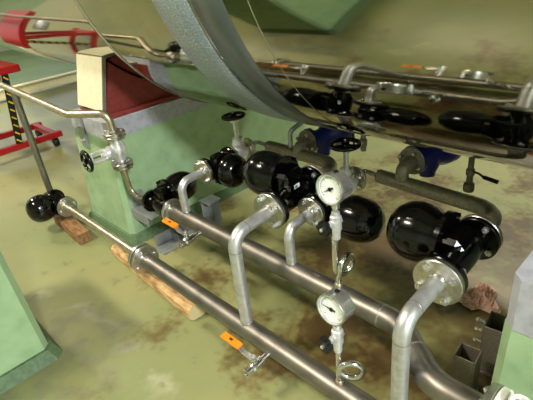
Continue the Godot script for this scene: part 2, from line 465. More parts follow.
func make_saddle() -> void:
	var t := thing("tank_saddle", "maroon tank saddle with a pale cream end plate on the green plinth", "saddle")
	var zf := -0.97; var zb := 2 * TZ - zf
	for x in [-2.19, -2.46]:
		var poly := PackedVector2Array([Vector2(-zb - 0.055, 0.685), Vector2(-zf + 0.02 - 0.04, 0.685)])
		var arc := arc_under(0.822, zf - 0.055, zb + 0.055, 24)
		for p in arc: poly.append(Vector2(-p.x, p.y))
		var g := Geo.new()
		# local x = -z world, local y = y, local z = x world
		g.prism(Transform3D(Basis(Vector3(0, 0, -1), Vector3.UP, Vector3(1, 0, 0)), Vector3(x, 0, 0)), poly, 0.016)
		part("web", g, M.maroon, t)
	var lean := Transform3D(Basis(Vector3.RIGHT, -0.27), Vector3(-2.33, 0.825, zf - 0.005))
	var ep := Geo.new()
	ep.box(lean, Vector3(0.285, 0.262, 0.014), 0.002)
	part("end_plate", ep, M.cream, t, "pale cream end plate")
	var es := Geo.new()
	es.box(lean * Transform3D(Basis(), Vector3(0.146, 0, -0.002)), Vector3(0.006, 0.265, 0.02), 0.001)
	part("edge_strip", es, M.dark_steel, t)
	part("base_plate", slab(Vector3(-2.50, 0.665, zb - 0.02), Vector3(-2.14, 0.685, zf + 0.02), 0.003), M.maroon, t)
	for k in 2:
		var z := TZ + (k - 0.5) * 0.5
		part("stiffener", slab(Vector3(-2.432, 0.685, z - 0.008), Vector3(-2.178, TY - sqrt(0.80 * 0.80 - 0.0625) - 0.004, z + 0.008), 0.001), M.maroon, t)

func tapered(x0: float, x1: float, z0: float, z1: float, y0: float, y1: float, sp: float, cham: float) -> Geo:
	# block with chamfered upright corners, sides spread by sp at the bottom
	var g := Geo.new()
	var lo := []; var hi := []
	for w in 2:
		var e := sp if w == 0 else 0.0
		var y := y0 if w == 0 else y1
		var a := x0 - e; var b := x1 + e; var c := z0 - e; var d := z1 + e
		var l := [Vector3(a + cham, y, c), Vector3(b - cham, y, c), Vector3(b, y, c + cham), Vector3(b, y, d - cham), Vector3(b - cham, y, d), Vector3(a + cham, y, d), Vector3(a, y, d - cham), Vector3(a, y, c + cham)]
		if w == 0: lo = l
		else: hi = l
	var ctr := Vector3((x0 + x1) * 0.5, y1, (z0 + z1) * 0.5)
	for i in 8:
		var j := (i + 1) % 8
		var nn: Vector3 = (lo[j] - lo[i]).cross(hi[i] - lo[i]).normalized()
		if nn.dot(lo[i] - ctr) < 0: nn = -nn
		g.quad(lo[i], lo[j], hi[j], hi[i], nn)
		g.tri(ctr, hi[i], hi[j], Vector3.UP, Vector3.UP, Vector3.UP)
	return g

func plinth(label: String, x0: float, x1: float, z0: float, z1: float, ytop: float, ygrout: float, batter: float) -> Node3D:
	var t := thing("concrete_plinth", label, "plinth", Vector3((x0 + x1) * 0.5, 0, (z0 + z1) * 0.5))
	var o := -t.position
	var hx := (x1 - x0) * 0.5; var hz := (z1 - z0) * 0.5
	part("body", tapered(-hx, hx, -hz, hz, 0.0, ytop, batter, 0.022), M.green, t)
	part("skirting", tapered(-hx - batter - 0.012, hx + batter + 0.012, -hz - batter - 0.012, hz + batter + 0.012, 0.0, 0.05, 0.02, 0.03), M.green_skirt, t, "darker green coved skirting")
	if ygrout > ytop:
		part("grout_pad", tapered(-hx + 0.004, hx + 0.002, -hz + 0.004, hz + 0.002, ytop, ygrout, 0.0, 0.02), M.grout, t, "bare grey grout pad on top")
	return t

# ---------------------------------------------------------------- fittings
# ball float steam trap: pipe axis along local z, float dome towards local -x
func trap(label: String, at: Vector3, turn: float, L: float, fr: float, dome_r: float, dome_len: float, lift: float, sticker := false, dome_shift := 0.0) -> Node3D:
	var t := thing("steam_trap", label, "steam trap", at)
	t.rotation.y = turn
	var ft := 0.018
	var g := Geo.new()
	var br := fr * 0.62
	g.lathe(along(Vector3.ZERO, Vector3.BACK), [Vector2(fr * 0.5, -L * 0.5 + ft), Vector2(fr * 0.5, -L * 0.32), Vector2(br, -L * 0.22), Vector2(br * 1.06, 0), Vector2(br, L * 0.22), Vector2(fr * 0.5, L * 0.32), Vector2(fr * 0.5, L * 0.5 - ft)], 24, 50)
	# neck that carries the float chamber and a flat rib block on top
	g.box(Transform3D(Basis(), Vector3(-fr * 0.35, lift * 0.6, dome_shift * 0.5)), Vector3(fr * 1.1, fr * 1.15 + lift, L * 0.44), 0.012)
	g.box(Transform3D(Basis(), Vector3(0, fr * 0.62, 0)), Vector3(fr * 0.7, fr * 0.5, L * 0.36), 0.008)
	part("body", g, M.black, t)
	var rib := Geo.new()
	for k in 3: rib.box(Transform3D(Basis(), Vector3(-fr * 0.1, fr * 0.89, (k - 1) * L * 0.1)), Vector3(fr * 0.5, 0.006, 0.007), 0.002)
	part("raised_marking", rib, M.black, t)
	var d := Geo.new()
	var x0 := -fr * 0.62
	var prof := [Vector2(0, 0), Vector2(dome_r * 0.96, 0.0), Vector2(dome_r * 0.96, 0.014), Vector2(dome_r * 0.8, 0.016)]
	var hc := dome_len * 0.49; var hh := dome_len * 0.51
	for k in 23:
		var h := lerpf(0.017, dome_len, pow(k / 22.0, 0.75)) if k < 22 else dome_len
		var e := (h - hc) / hh
		var rr := dome_r * pow(maxf(0.0, 1.0 - pow(absf(e), 2.3)), 0.46)
		if e < 0.0: rr = maxf(rr, dome_r * 0.80)
		prof.append(Vector2(rr if k < 22 else 0.0, h))
	d.lathe(along(Vector3(x0, lift, dome_shift), Vector3.LEFT), prof, 40, 40)
	var dm := part("float_dome", d, M.black, t)
	for k in 4:
		var a := 0.785 + TAU * k / 4
		bolt(Vector3(x0 - 0.007, lift + sin(a) * dome_r * 0.90, dome_shift + cos(a) * dome_r * 0.90), Vector3.LEFT, 0.007, 0.016, dm, M.black)
	for s in [-1.0, 1.0]:
		flange("flange", Vector3(0, 0, s * (L * 0.5 - ft * 0.5)), Vector3(0, 0, s), fr, ft, fr * 0.5, 0.01, M.black, t)
	if sticker:
		var st := Geo.new()
		st.box(Transform3D(Basis(Vector3.UP, 0.0), Vector3(fr * 0.352, fr * 0.62, 0.0)), Vector3(0.002, 0.02, 0.03), 0.0003)
		part("label_plate", st, M.white, t, "small white label plate")
		var sb := Geo.new()
		sb.box(Transform3D(Basis(), Vector3(fr * 0.352 + 0.0012, fr * 0.62 + 0.002, 0.004)), Vector3(0.001, 0.008, 0.012), 0.0002)
		part("label_print", sb, mat(Color(0.1, 0.3, 0.65), 0.5), t)
	return t

func handwheel(at: Vector3, dir: Vector3, r: float, parent: Node) -> void:
	var g := Geo.new()
	var xf := along(at, dir)
	var pts := PackedVector3Array()
	for i in 32: pts.append(xf * Vector3(cos(TAU * i / 32) * r, 0, sin(TAU * i / 32) * r))
	g.tube(pts, r * 0.17, 10, false, true)
	for k in 3:
		var a := TAU * k / 3 + 0.4
		g.tube(PackedVector3Array([xf * Vector3(0, -0.004, 0), xf * Vector3(cos(a) * r * 0.5, -0.004, sin(a) * r * 0.5), xf * Vector3(cos(a) * r * 0.95, 0, sin(a) * r * 0.95)]), r * 0.17, 8)
	g.lathe(xf, [Vector2(0, -0.012), Vector2(r * 0.3, -0.012), Vector2(r * 0.3, 0.010), Vector2(r * 0.22, 0.013), Vector2(0, 0.013)], 16, 30)
	var hw := part("handwheel", g, M.black, parent, "black spoked handwheel")
	bolt(xf * Vector3(0, 0.012, 0), dir, r * 0.13, 0.006, hw, M.zinc)

# globe valve: pipe axis `ax`, stem towards `up`
func globe_valve(label: String, at: Vector3, ax: Vector3, up: Vector3, L: float, fr: float, stem: float, wheel: float) -> Node3D:
	var t := thing("globe_valve", label, "valve", at)
	var g := Geo.new()
	var h := L * 0.5
	g.lathe(along(Vector3.ZERO, ax), [Vector2(fr * 0.5, -h + 0.012), Vector2(fr * 0.46, -h * 0.6), Vector2(fr * 0.72, -h * 0.2), Vector2(fr * 0.74, h * 0.2), Vector2(fr * 0.46, h * 0.6), Vector2(fr * 0.5, h - 0.012)], 20, 60)
	part("body", g, M.cast, t)
	for s in [-1.0, 1.0]:
		flange("flange", ax * s * (h - 0.007), ax * s, fr, 0.014, fr * 0.55, 0.006, M.flange, t, 4, 0.030, 0.0075)
	var b := Geo.new()
	b.lathe(along(Vector3.ZERO, up), [Vector2(fr * 0.5, fr * 0.5), Vector2(fr * 0.62, fr * 0.75), Vector2(fr * 0.62, fr * 0.98), Vector2(fr * 0.56, fr * 1.0), Vector2(fr * 0.50, stem * 0.42), Vector2(fr * 0.24, stem * 0.45), Vector2(fr * 0.22, stem * 0.56), Vector2(0, stem * 0.56)], 20, 30)
	part("bonnet", b, M.cast, t)
	# two-arm yoke with the bright stem between the arms
	var y := Geo.new()
	var side := (up.cross(ax) * 0.8 + ax).normalized()
	for s in [-1.0, 1.0]:
		y.tube(PackedVector3Array([up * stem * 0.40 + side * s * fr * 0.46, up * stem * 0.66 + side * s * fr * 0.46, up * stem * 0.86 + side * s * fr * 0.36]), fr * 0.15, 8)
	y.lathe(along(up * stem * 0.88, up), [Vector2(0, -fr * 0.12), Vector2(fr * 0.42, -fr * 0.12), Vector2(fr * 0.42, fr * 0.1), Vector2(0, fr * 0.1)], 16, 30)
	part("yoke", y, M.cast, t)
	var st := Geo.new()
	st.tube(PackedVector3Array([up * stem * 0.5, up * stem]), fr * 0.12, 10)
	part("stem", st, M.chrome, t)
	handwheel(up * stem, up, wheel, t)
	return t

# drain ball valve: nozzle along `ax` from the pipe, lever along `lv`
func drain_valve(label: String, at: Vector3, ax: Vector3, lv: Vector3) -> Node3D:
	var t := thing("ball_valve", label, "valve", at)
	var g := Geo.new()
	g.lathe(along(Vector3.ZERO, ax), [Vector2(0, 0), Vector2(0.0105, 0.0), Vector2(0.0105, 0.03), Vector2(0.016, 0.031), Vector2(0.016, 0.042), Vector2(0.018, 0.05), Vector2(0.018, 0.072), Vector2(0.015, 0.078), Vector2(0.016, 0.080), Vector2(0.016, 0.1), Vector2(0.013, 0.102), Vector2(0.010, 0.102), Vector2(0.009, 0.09), Vector2(0, 0.09)], 12, 25)
	part("body", g, M.chrome, t)
	var up := ax.cross(lv).normalized()
	if up.y < 0: up = -up
	var c := ax * 0.061
	var s := Geo.new()
	s.lathe(along(c, up), [Vector2(0, 0.0), Vector2(0.010, 0.0), Vector2(0.010, 0.026), Vector2(0.006, 0.027), Vector2(0.006, 0.036), Vector2(0, 0.036)], 12, 30)
	part("stem", s, M.chrome, t)
	bolt(c + up * 0.033, up, 0.009, 0.006, t, M.zinc)
	var l := Geo.new()
	var bx := Basis(lv.normalized(), up, lv.normalized().cross(up))
	l.box(Transform3D(bx, c + up * 0.030 + lv * 0.022), Vector3(0.062, 0.004, 0.018), 0.001)
	l.box(Transform3D(bx * Basis(Vector3(0, 0, 1), 0.35), c + up * 0.038 + lv * 0.062), Vector3(0.035, 0.004, 0.017), 0.001)
	var lever := part("lever", l, M.zinc, t)
	var o := Geo.new()
	var tip := Transform3D(bx, c + up * 0.047 + lv * 0.105)
	o.box(tip, Vector3(0.088, 0.011, 0.026), 0.004)
	var sl := part("grip", o, M.orange, lever, "orange plastic lever grip")
	var m := Geo.new()
	m.box(Transform3D(bx, c + up * 0.0523 + lv * 0.105), Vector3(0.016, 0.0012, 0.009), 0.0003)
	part("grip_marking", m, M.orange_mark, lever)
	return t

var dial_tex: ImageTexture
func dial() -> ImageTexture:
	if dial_tex: return dial_tex
	var w := 256
	var im := Image.create(w, w, false, Image.FORMAT_RGB8)
	im.fill(Color(0.95, 0.97, 0.98))
	for k in 61:
		var a := deg_to_rad(225.0 - 270.0 * k / 60.0)
		var r0 := 0.70 if k % 10 == 0 else (0.76 if k % 5 == 0 else 0.80)
		var wd := 2.2 if k % 10 == 0 else 1.0
		for s in 80:
			var r := lerpf(r0, 0.88, s / 79.0) * w * 0.5
			var p := Vector2(w * 0.5 + cos(a) * r, w * 0.5 - sin(a) * r)
			im.fill_rect(Rect2i(int(p.x - wd * 0.5), int(p.y - wd * 0.5), int(ceil(wd)), int(ceil(wd))), Color(0.08, 0.08, 0.08))
	for k in 360:
		var a := deg_to_rad(225.0 - 270.0 * k / 360.0)
		var p := Vector2(w * 0.5 + cos(a) * w * 0.44, w * 0.5 - sin(a) * w * 0.44)
		im.fill_rect(Rect2i(int(p.x), int(p.y), 2, 2), Color(0.1, 0.1, 0.1))
	dial_tex = ImageTexture.create_from_image(im)
	return dial_tex

# pressure gauge facing local +z, thread down
func gauge(label: String, at: Vector3, turn: float, tilt: float, angle: float) -> Node3D:
	var t := thing("pressure_gauge", label, "gauge", at)
	t.rotation = Vector3(tilt, turn, 0)
	var g := Geo.new()
	var R := 0.0455
	g.lathe(along(Vector3(0, 0, 0), Vector3.BACK), [Vector2(0, -0.026), Vector2(R * 0.86, -0.026), Vector2(R * 0.95, -0.022), Vector2(R * 0.95, 0.012), Vector2(R, 0.014), Vector2(R, 0.024), Vector2(R * 0.97, 0.027), Vector2(R * 0.90, 0.027), Vector2(R * 0.87, 0.021), Vector2(R * 0.87, 0.018)], 48, 35)
	part("case", g, M.zinc, t, "brushed steel gauge case")
	var f := Geo.new()
	for k in 48:
		var a := TAU * k / 48; var b := TAU * (k + 1) / 48
		var pa := Vector3(cos(a), sin(a), 0); var pb := Vector3(cos(b), sin(b), 0)
		var z := Vector3(0, 0, 0.0185)
		f.tri(z, z + pa * R * 0.875, z + pb * R * 0.875, Vector3.BACK, Vector3.BACK, Vector3.BACK, Vector2(0.5, 0.5), Vector2(0.5 + pa.x * 0.5, 0.5 - pa.y * 0.5), Vector2(0.5 + pb.x * 0.5, 0.5 - pb.y * 0.5))
	var dm := mat(Color(1, 1, 1), 0.5); dm.albedo_texture = dial()
	part("dial", f, dm, t, "white dial with black scale")
	var n := Geo.new()
	var dirv := Vector2(cos(angle), sin(angle)); var pv := Vector2(-dirv.y, dirv.x)
	n.prism(Transform3D(Basis(), Vector3(0, 0, 0.0205)), PackedVector2Array([dirv * 0.034, pv * 0.0028 - dirv * 0.012, -pv * 0.0028 - dirv * 0.012]), 0.001)
	n.lathe(along(Vector3(0, 0, 0.0205), Vector3.BACK), [Vector2(0, 0), Vector2(0.006, 0), Vector2(0.006, 0.002), Vector2(0, 0.002)], 16, 30)
	part("pointer", n, M.needle, t)
	var p := Geo.new()
	p.lathe(along(Vector3(0, R * 0.95, -0.004), Vector3.UP), [Vector2(0, 0), Vector2(0.007, 0), Vector2(0.007, 0.004), Vector2(0, 0.004)], 12, 30)
	part("fill_plug", p, M.rubber, t)
	var s := Geo.new()
	s.lathe(along(Vector3(0, -R * 0.93, -0.005), Vector3.DOWN), [Vector2(0, 0), Vector2(0.008, 0), Vector2(0.008, 0.006), Vector2(0.012, 0.007), Vector2(0.012, 0.022), Vector2(0.008, 0.023), Vector2(0.008, 0.03), Vector2(0, 0.03)], 6, 20)
	part("socket", s, M.zinc, t)
	return t

# gauge cock: upright body of height 0.07 centred at `at`, black knob towards kd
func needle_valve(label: String, at: Vector3, kd: Vector3) -> Node3D:
	var t := thing("gauge_valve", label, "valve", at)
	var g := Geo.new()
	g.lathe(along(Vector3.ZERO, Vector3.UP), [Vector2(0, -0.055), Vector2(0.0125, -0.055), Vector2(0.0125, -0.028), Vector2(0.017, -0.024), Vector2(0.017, 0.02), Vector2(0.012, 0.024), Vector2(0.012, 0.034), Vector2(0, 0.034)], 8, 20)
	g.lathe(along(Vector3.ZERO, kd), [Vector2(0, 0), Vector2(0.011, 0), Vector2(0.011, 0.022), Vector2(0.008, 0.024), Vector2(0.008, 0.04), Vector2(0, 0.04)], 8, 20)
	g.lathe(along(Vector3.ZERO, -kd), [Vector2(0, 0), Vector2(0.010, 0), Vector2(0.010, 0.018), Vector2(0.005, 0.02), Vector2(0, 0.02)], 8, 20)
	part("body", g, M.cast, t)
	var k := Geo.new()
	var prof := PackedVector2Array()
	for i in 36:
		var a := TAU * i / 36
		var r := 0.0215 + 0.0030 * cos(a * 6.0)
		prof.append(Vector2(cos(a), sin(a)) * r)
	var xf := along(kd * 0.048, kd)
	k.prism(xf * Transform3D(Basis(Vector3.RIGHT, -PI / 2), Vector3.ZERO), prof, 0.016)
	var kn := part("knob", k, M.rubber, t, "black star-shaped knob")
	bolt(kd * 0.0565, kd, 0.006, 0.001, kn, M.zinc)
	return t

# pigtail siphon from the pipe top at y0 to y1, one full turn
func siphon(label: String, at: Vector3, y1: float, cy: float, turn: float) -> Node3D:
	var t := thing("pigtail_siphon", label, "siphon", at)
	t.rotation.y = turn
	var r := 0.034
	var pts := PackedVector3Array()
	pts.append(Vector3(0, y1, -0.008))
	for k in 41:
		var a := PI + TAU * k / 40.0
		pts.append(Vector3(r + cos(a) * r, cy + sin(a) * r, lerpf(-0.010, 0.010, k / 40.0)))
	for k in 6: pts.append(Vector3(0.0, cy - 0.01 - 0.02 * (k + 1) / 6.0, lerpf(0.010, 0.0, (k + 1) / 6.0)))
	pts.append(Vector3(0, 0, 0))
	var g := Geo.new()
	g.tube(pts, 0.0094, 12)
	part("coil_tube", g, M.chrome, t)
	var s := Geo.new()
	s.lathe(along(Vector3.ZERO, Vector3.UP), [Vector2(0, -0.006), Vector2(0.013, -0.006), Vector2(0.012, 0.008), Vector2(0.008, 0.012), Vector2(0, 0.012)], 14, 50)
	part("socket", s, M.brass, t)
	var u := Geo.new()
	u.lathe(along(Vector3(0, y1 - 0.02, -0.008), Vector3.UP), [Vector2(0, -0.012), Vector2(0.009, -0.010), Vector2(0.010, 0.0), Vector2(0.010, 0.018), Vector2(0, 0.018)], 8, 30)
	part("sleeve", u, M.zinc, t)
	return t

# ---------------------------------------------------------------- pipework
const Z1 := -0.73
const Y1 := 0.14
const Z2 := -0.885
const Y2 := 0.344
const YT := 0.532
const Z3 := -1.335
const HR := 0.036
const YAW := 0.085       # the runs through the traps are not quite square to the headers
const YT6 := 0.524       # axis height of the large trap by the grout-topped plinth
const YS := 0.512        # axis height of the small traps

# point on the run through a trap that starts at the riser (x, y, z0), at depth z
const YAW6 := 0.035      # the run beside the grout-topped plinth is nearly square
func run(x: float, y: float, z0: float, z: float, yaw := YAW) -> Vector3:
	return Vector3(x - (z0 - z) * tan(yaw), y, z)

func make_pipes() -> void:
	# front header with two risers
	var x1 := -1.003; var x6 := -0.405
	var p := thing("header_pipe", "satin steel header pipe lying over the long timber, with risers to two large traps", "pipe", Vector3(-1.7, 0, Z1))
	var o := -p.position
	pipe("main_tube", [o + Vector3(-1.69, Y1, Z1), o + Vector3(1.8, Y1, Z1)], HR, M.header, p, 0.06, 36)
	flange("flange", o + Vector3(-1.698, Y1, Z1), Vector3.LEFT, 0.067, 0.018, HR, 0.012, M.flange, p, 4, 0.042, 0.010, 0.3)
	for q in [[x1, YAW, YT], [x6, YAW6, YT6]]:
		var x: float = q[0]; var yw: float = q[1]; var yt: float = q[2]
		pipe("riser", [o + Vector3(x, Y1, Z1), o + Vector3(x, yt, Z1), o + run(x, yt, Z1, -0.905, yw)], 0.0215, M.satin, p, 0.055)
		weld(o + Vector3(x, Y1 + HR - 0.001, Z1), Vector3.UP, 0.0215, p)
		weld(o + Vector3(x, yt - 0.058, Z1), Vector3.UP, 0.0210, p)
		weld(o + run(x, yt, Z1, Z1 - 0.058, yw), Vector3(sin(yw), 0, cos(yw)), 0.0210, p)
		flange("flange", o + run(x, yt, Z1, -0.911, yw), Vector3(-sin(yw), 0, -cos(yw)), 0.066, 0.016, 0.024, 0.006, M.flange, p, 4, 0.038, 0.0120, 0.55)
	# second header with two small risers and an offset at the right plinth
	var x4 := -1.515; var x5 := -0.910
	p = thing("header_pipe", "satin steel header pipe raised on brackets, bending sideways past the grout-topped plinth", "pipe", Vector3(-1.6, 0, Z2))
	o = -p.position
	pipe("main_tube", [o + Vector3(-1.62, Y2, Z2), o + Vector3(-0.50, Y2, Z2), o + Vector3(-0.335, Y2, Z2 + 0.125), o + Vector3(-0.212, Y2, Z2 + 0.125)], HR, M.header, p, 0.13, 36)
	weld(o + Vector3(-0.555, Y2, Z2), Vector3.RIGHT, HR, p)
	weld(o + Vector3(-0.4175, Y2, Z2 + 0.0625), Vector3(0.165, 0, 0.125), HR, p)
	flange("flange", o + Vector3(-1.629, Y2, Z2), Vector3.LEFT, 0.055, 0.016, HR, 0.008, M.flange, p, 4, 0.036, 0.008, 0.4)
	flange("flange", o + Vector3(-0.205, Y2, Z2 + 0.125), Vector3.RIGHT, 0.075, 0.018, HR, 0.012, M.flange, p, 8, 0.042, 0.009, 0.3)
	for x in [x4, x5]:
		pipe("riser", [o + Vector3(x, Y2, Z2), o + Vector3(x, YS, Z2), o + run(x, YS, Z2, -1.005)], 0.017, M.satin, p, 0.042)
		weld(o + Vector3(x, Y2 + HR - 0.001, Z2), Vector3.UP, 0.017, p)
		flange("flange", o + run(x, YS, Z2, -1.013), Vector3(-sin(YAW), 0, -cos(YAW)), 0.053, 0.014, 0.019, 0.006, M.flange, p, 4, 0.036, 0.0105, 0.5)
	# continuation beyond the flange at the frame edge
	p = thing("flanged_fitting", "pale flanged fitting with a square socket plug bolted to the bent header", "fitting", Vector3(-0.180, Y2, Z2 + 0.125))
	flange("flange", Vector3(-0.005, 0, 0), Vector3.LEFT, 0.075, 0.018, HR, 0.012, M.white, p)
	pipe("stub", [Vector3(0, 0, 0), Vector3(1.6, 0, 0)], HR, M.header, p, 0.06, 32)
	var pg := Geo.new()
	pg.lathe(along(Vector3(0.034, 0.03, 0.0), Vector3.UP), [Vector2(0, 0), Vector2(0.024, 0), Vector2(0.024, 0.055), Vector2(0.021, 0.060), Vector2(0.014, 0.060), Vector2(0.013, 0.050), Vector2(0, 0.050)], 24, 30)
	part("boss", pg, M.white, p, "white round boss with a recessed plug")
	part("square_plug", slab(Vector3(0.026, 0.079, -0.008), Vector3(0.042, 0.087, 0.008), 0.001), M.dark_steel, p)

	# thin pipe between the corner trap and the front header
	p = thing("connecting_pipe", "thin brassy pipe from the corner trap to the front header flange", "pipe", Vector3(-2.5, 0, Z1))
	o = -p.position
	pipe("tube", [o + Vector3(-2.545, Y1, Z1), o + Vector3(-1.745, Y1, Z1)], 0.0205, M.brass, p)
	flange("flange", o + Vector3(-2.553, Y1, Z1), Vector3.LEFT, 0.058, 0.014, 0.022, 0.006, M.flange, p, 4, 0.034, 0.009, 0.2)
	flange("flange", o + Vector3(-1.726, Y1, Z1), Vector3.RIGHT, 0.067, 0.018, 0.022, 0.010, M.flange, p)

	# overhead thin pipe, its drop to the corner trap, and the branch to the globe valve
	p = thing("supply_pipe", "thin pipe running above the red stand, dropping to the corner trap and the side-wheel valve", "pipe", Vector3(-2.77, 0, Z1))
	o = -p.position
	pipe("run", [o + Vector3(-5.6, 0.93, Z1), o + Vector3(-2.09, 0.766, Z1), o + Vector3(-1.935, 0.757, -0.846), o + Vector3(-1.935, 0.672, -0.85)], 0.0175, M.brass, p, 0.04)
	flange("flange", o + Vector3(-1.935, 0.665, -0.85), Vector3.DOWN, 0.05, 0.014, 0.020, 0.006, M.flange, p)
	pipe("drop", [o + Vector3(-2.775, 0.795, Z1), o + Vector3(-2.775, Y1, Z1), o + Vector3(-2.745, Y1, Z1)], 0.0185, M.header, p, 0.03)
	# from the side-wheel valve down to the trap on the second header
	p = thing("connecting_pipe", "short bent pipe under the side-wheel valve leading to the trap beside the plinth", "pipe", Vector3(-1.935, 0, -0.85))
	o = -p.position
	pipe("tube", [o + Vector3(-1.935, 0.50, -0.85), o + Vector3(-1.935, Y2, -0.86), o + Vector3(-1.822, Y2, Z2)], 0.0105, M.brass, p, 0.05)
	flange("flange", o + Vector3(-1.935, 0.504, -0.85), Vector3.UP, 0.05, 0.014, 0.018, 0.006, M.flange, p)

	# rear pipes behind the traps
	p = thing("rear_pipe", "dull steel pipe behind the traps joining the blue fitting with the labelled trap", "pipe", Vector3(-1.3, 0, Z3))
	o = -p.position
	pipe("tube", [o + Vector3(-1.44, YT, Z3), o + run(x1, YT, Z1, Z3), o + run(x1, YT, Z1, -1.175)], 0.026, M.oldpipe, p, 0.075)
	var rd := Geo.new()
	rd.lathe(along(o + Vector3(-1.44, YT, Z3), Vector3.LEFT), [Vector2(0.026, 0), Vector2(0.024, 0.008), Vector2(0.012, 0.02), Vector2(0.009, 0.022), Vector2(0, 0.022)], 20, 60)
	part("reducer", rd, M.oldpipe, p)
	pipe("thin_tail", [o + Vector3(-1.45, YT, Z3), o + Vector3(-1.53, YT, Z3 - 0.01), o + run(x4, YS, Z2, -1.302)], 0.009, M.satin, p, 0.02)
	pipe("branch", [o + Vector3(-1.305, YT, Z3), o + Vector3(-1.305, 0.628, Z3), o + Vector3(-1.29, 0.650, -1.40)], 0.010, M.satin, p, 0.03)
	flange("flange", o + run(x1, YT, Z1, -1.167), Vector3(sin(YAW), 0, cos(YAW)), 0.066, 0.016, 0.028, 0.006, M.oldpipe, p, 4, 0.034, 0.010, 0.55)
	p = thing("rear_pipe", "dull steel pipe behind the traps with a wide elbow into the unlabelled large trap", "pipe", Vector3(-0.65, 0, Z3))
	o = -p.position
	pipe("tube", [o + Vector3(-0.86, YT, Z3), o + run(x6, YT6 - 0.004, Z1, Z3, YAW6), o + run(x6, YT6, Z1, -1.175, YAW6)], 0.026, M.oldpipe, p, 0.075)
	rd = Geo.new()
	rd.lathe(along(o + Vector3(-0.86, YT, Z3), Vector3.LEFT), [Vector2(0.026, 0), Vector2(0.024, 0.006), Vector2(0.012, 0.014), Vector2(0, 0.015)], 20, 60)
	part("reducer", rd, M.oldpipe, p)
	pipe("thin_tail", [o + Vector3(-0.86, YT, Z3), o + Vector3(-0.94, YT, Z3 - 0.01), o + run(x5, YS, Z2, -1.302)], 0.009, M.satin, p, 0.02)
	flange("flange", o + run(x6, YT6, Z1, -1.167, YAW6), Vector3(sin(YAW6), 0, cos(YAW6)), 0.066, 0.016, 0.028, 0.006, M.flange, p, 4, 0.034, 0.010, 0.55)
	weld(o + Vector3(x6 - 0.11, YT6 - 0.001, Z3), Vector3.RIGHT, 0.026, p)

	# traps
	trap("large black float trap with a small white label plate, on the longer riser", run(x1, YT, Z1, -1.04), YAW, 0.238, 0.066, 0.086, 0.178, 0.050, true, -0.02)
	trap("large black float trap without a label plate, standing before the pinkish rag", run(x6, YT6, Z1, -1.04, YAW6), YAW6, 0.238, 0.066, 0.087, 0.172, 0.032, false, -0.01)
	trap("small black float trap behind the pressure gauges, dome hanging towards the bigger trap", run(x5, YS, Z2, -1.10), PI + YAW, 0.158, 0.053, 0.080, 0.190, -0.035)
	trap("small black float trap below the standing globe valve by the plinth wall", run(x4, YS, Z2, -1.10), PI + YAW, 0.158, 0.053, 0.074, 0.115, -0.014)
	trap("black float trap at the start of the raised header, beside the plinth wall", Vector3(-1.722, Y2, Z2), -PI / 2, 0.168, 0.053, 0.070, 0.165, 0.045)
	trap("black float trap standing alone at the foot of the long drop pipe", Vector3(-2.652, Y1, Z1), PI / 2, 0.182, 0.058, 0.080, 0.155, 0.012)

	# valves
	globe_valve("steel globe valve with its black handwheel turned sideways, beside the saddle plinth", Vector3(-1.935, 0.585, -0.85), Vector3.UP, Vector3.BACK, 0.144, 0.050, 0.155, 0.045)
	globe_valve("steel globe valve with upright stem standing against the green plinth wall", run(x4, YS, Z2, -1.245), Vector3(-sin(YAW), 0, -cos(YAW)), Vector3(-0.06, 1, 0).normalized(), 0.13, 0.048, 0.172, 0.048)
	globe_valve("steel globe valve with upright stem behind the upper pressure gauge", run(x5, YS, Z2, -1.245), Vector3(-sin(YAW), 0, -cos(YAW)), Vector3(-0.02, 1, 0).normalized(), 0.13, 0.048, 0.160, 0.050)
	drain_valve("small drain ball valve with orange lever on the front header", Vector3(-0.868, Y1 - 0.004, Z1 + HR - 0.002), Vector3(0, -0.06, 1).normalized(), Vector3.LEFT)
	drain_valve("small drain ball valve with orange lever on the raised header", Vector3(-1.390, Y2 - 0.01, Z2 + HR - 0.002), Vector3(0, -0.06, 1).normalized(), Vector3.LEFT)

	# gauges with their siphons
	var gx := -0.712
	siphon("bright pigtail siphon coil on the raised header", Vector3(gx, Y2 + HR, Z2), 0.178, 0.058, 1.5)
	needle_valve("gauge valve with black knob under the upper pressure gauge", Vector3(gx, 0.608, Z2), Vector3(-0.1, 0, 1).normalized())
	gauge("upper round pressure gauge with white dial, above the raised header", Vector3(gx, 0.720, Z2), 0.0, -0.08, deg_to_rad(212))
	gx = -0.598
	siphon("bright pigtail siphon coil on the front header", Vector3(gx, Y1 + HR, Z1), 0.130, 0.050, 0.6)
	needle_valve("gauge valve with black knob under the lower pressure gauge", Vector3(gx, 0.360, Z1), Vector3(-0.1, 0, 1).normalized())
	gauge("lower round pressure gauge with white dial, above the front header", Vector3(gx, 0.466, Z1), 0.0, -0.08, deg_to_rad(176))

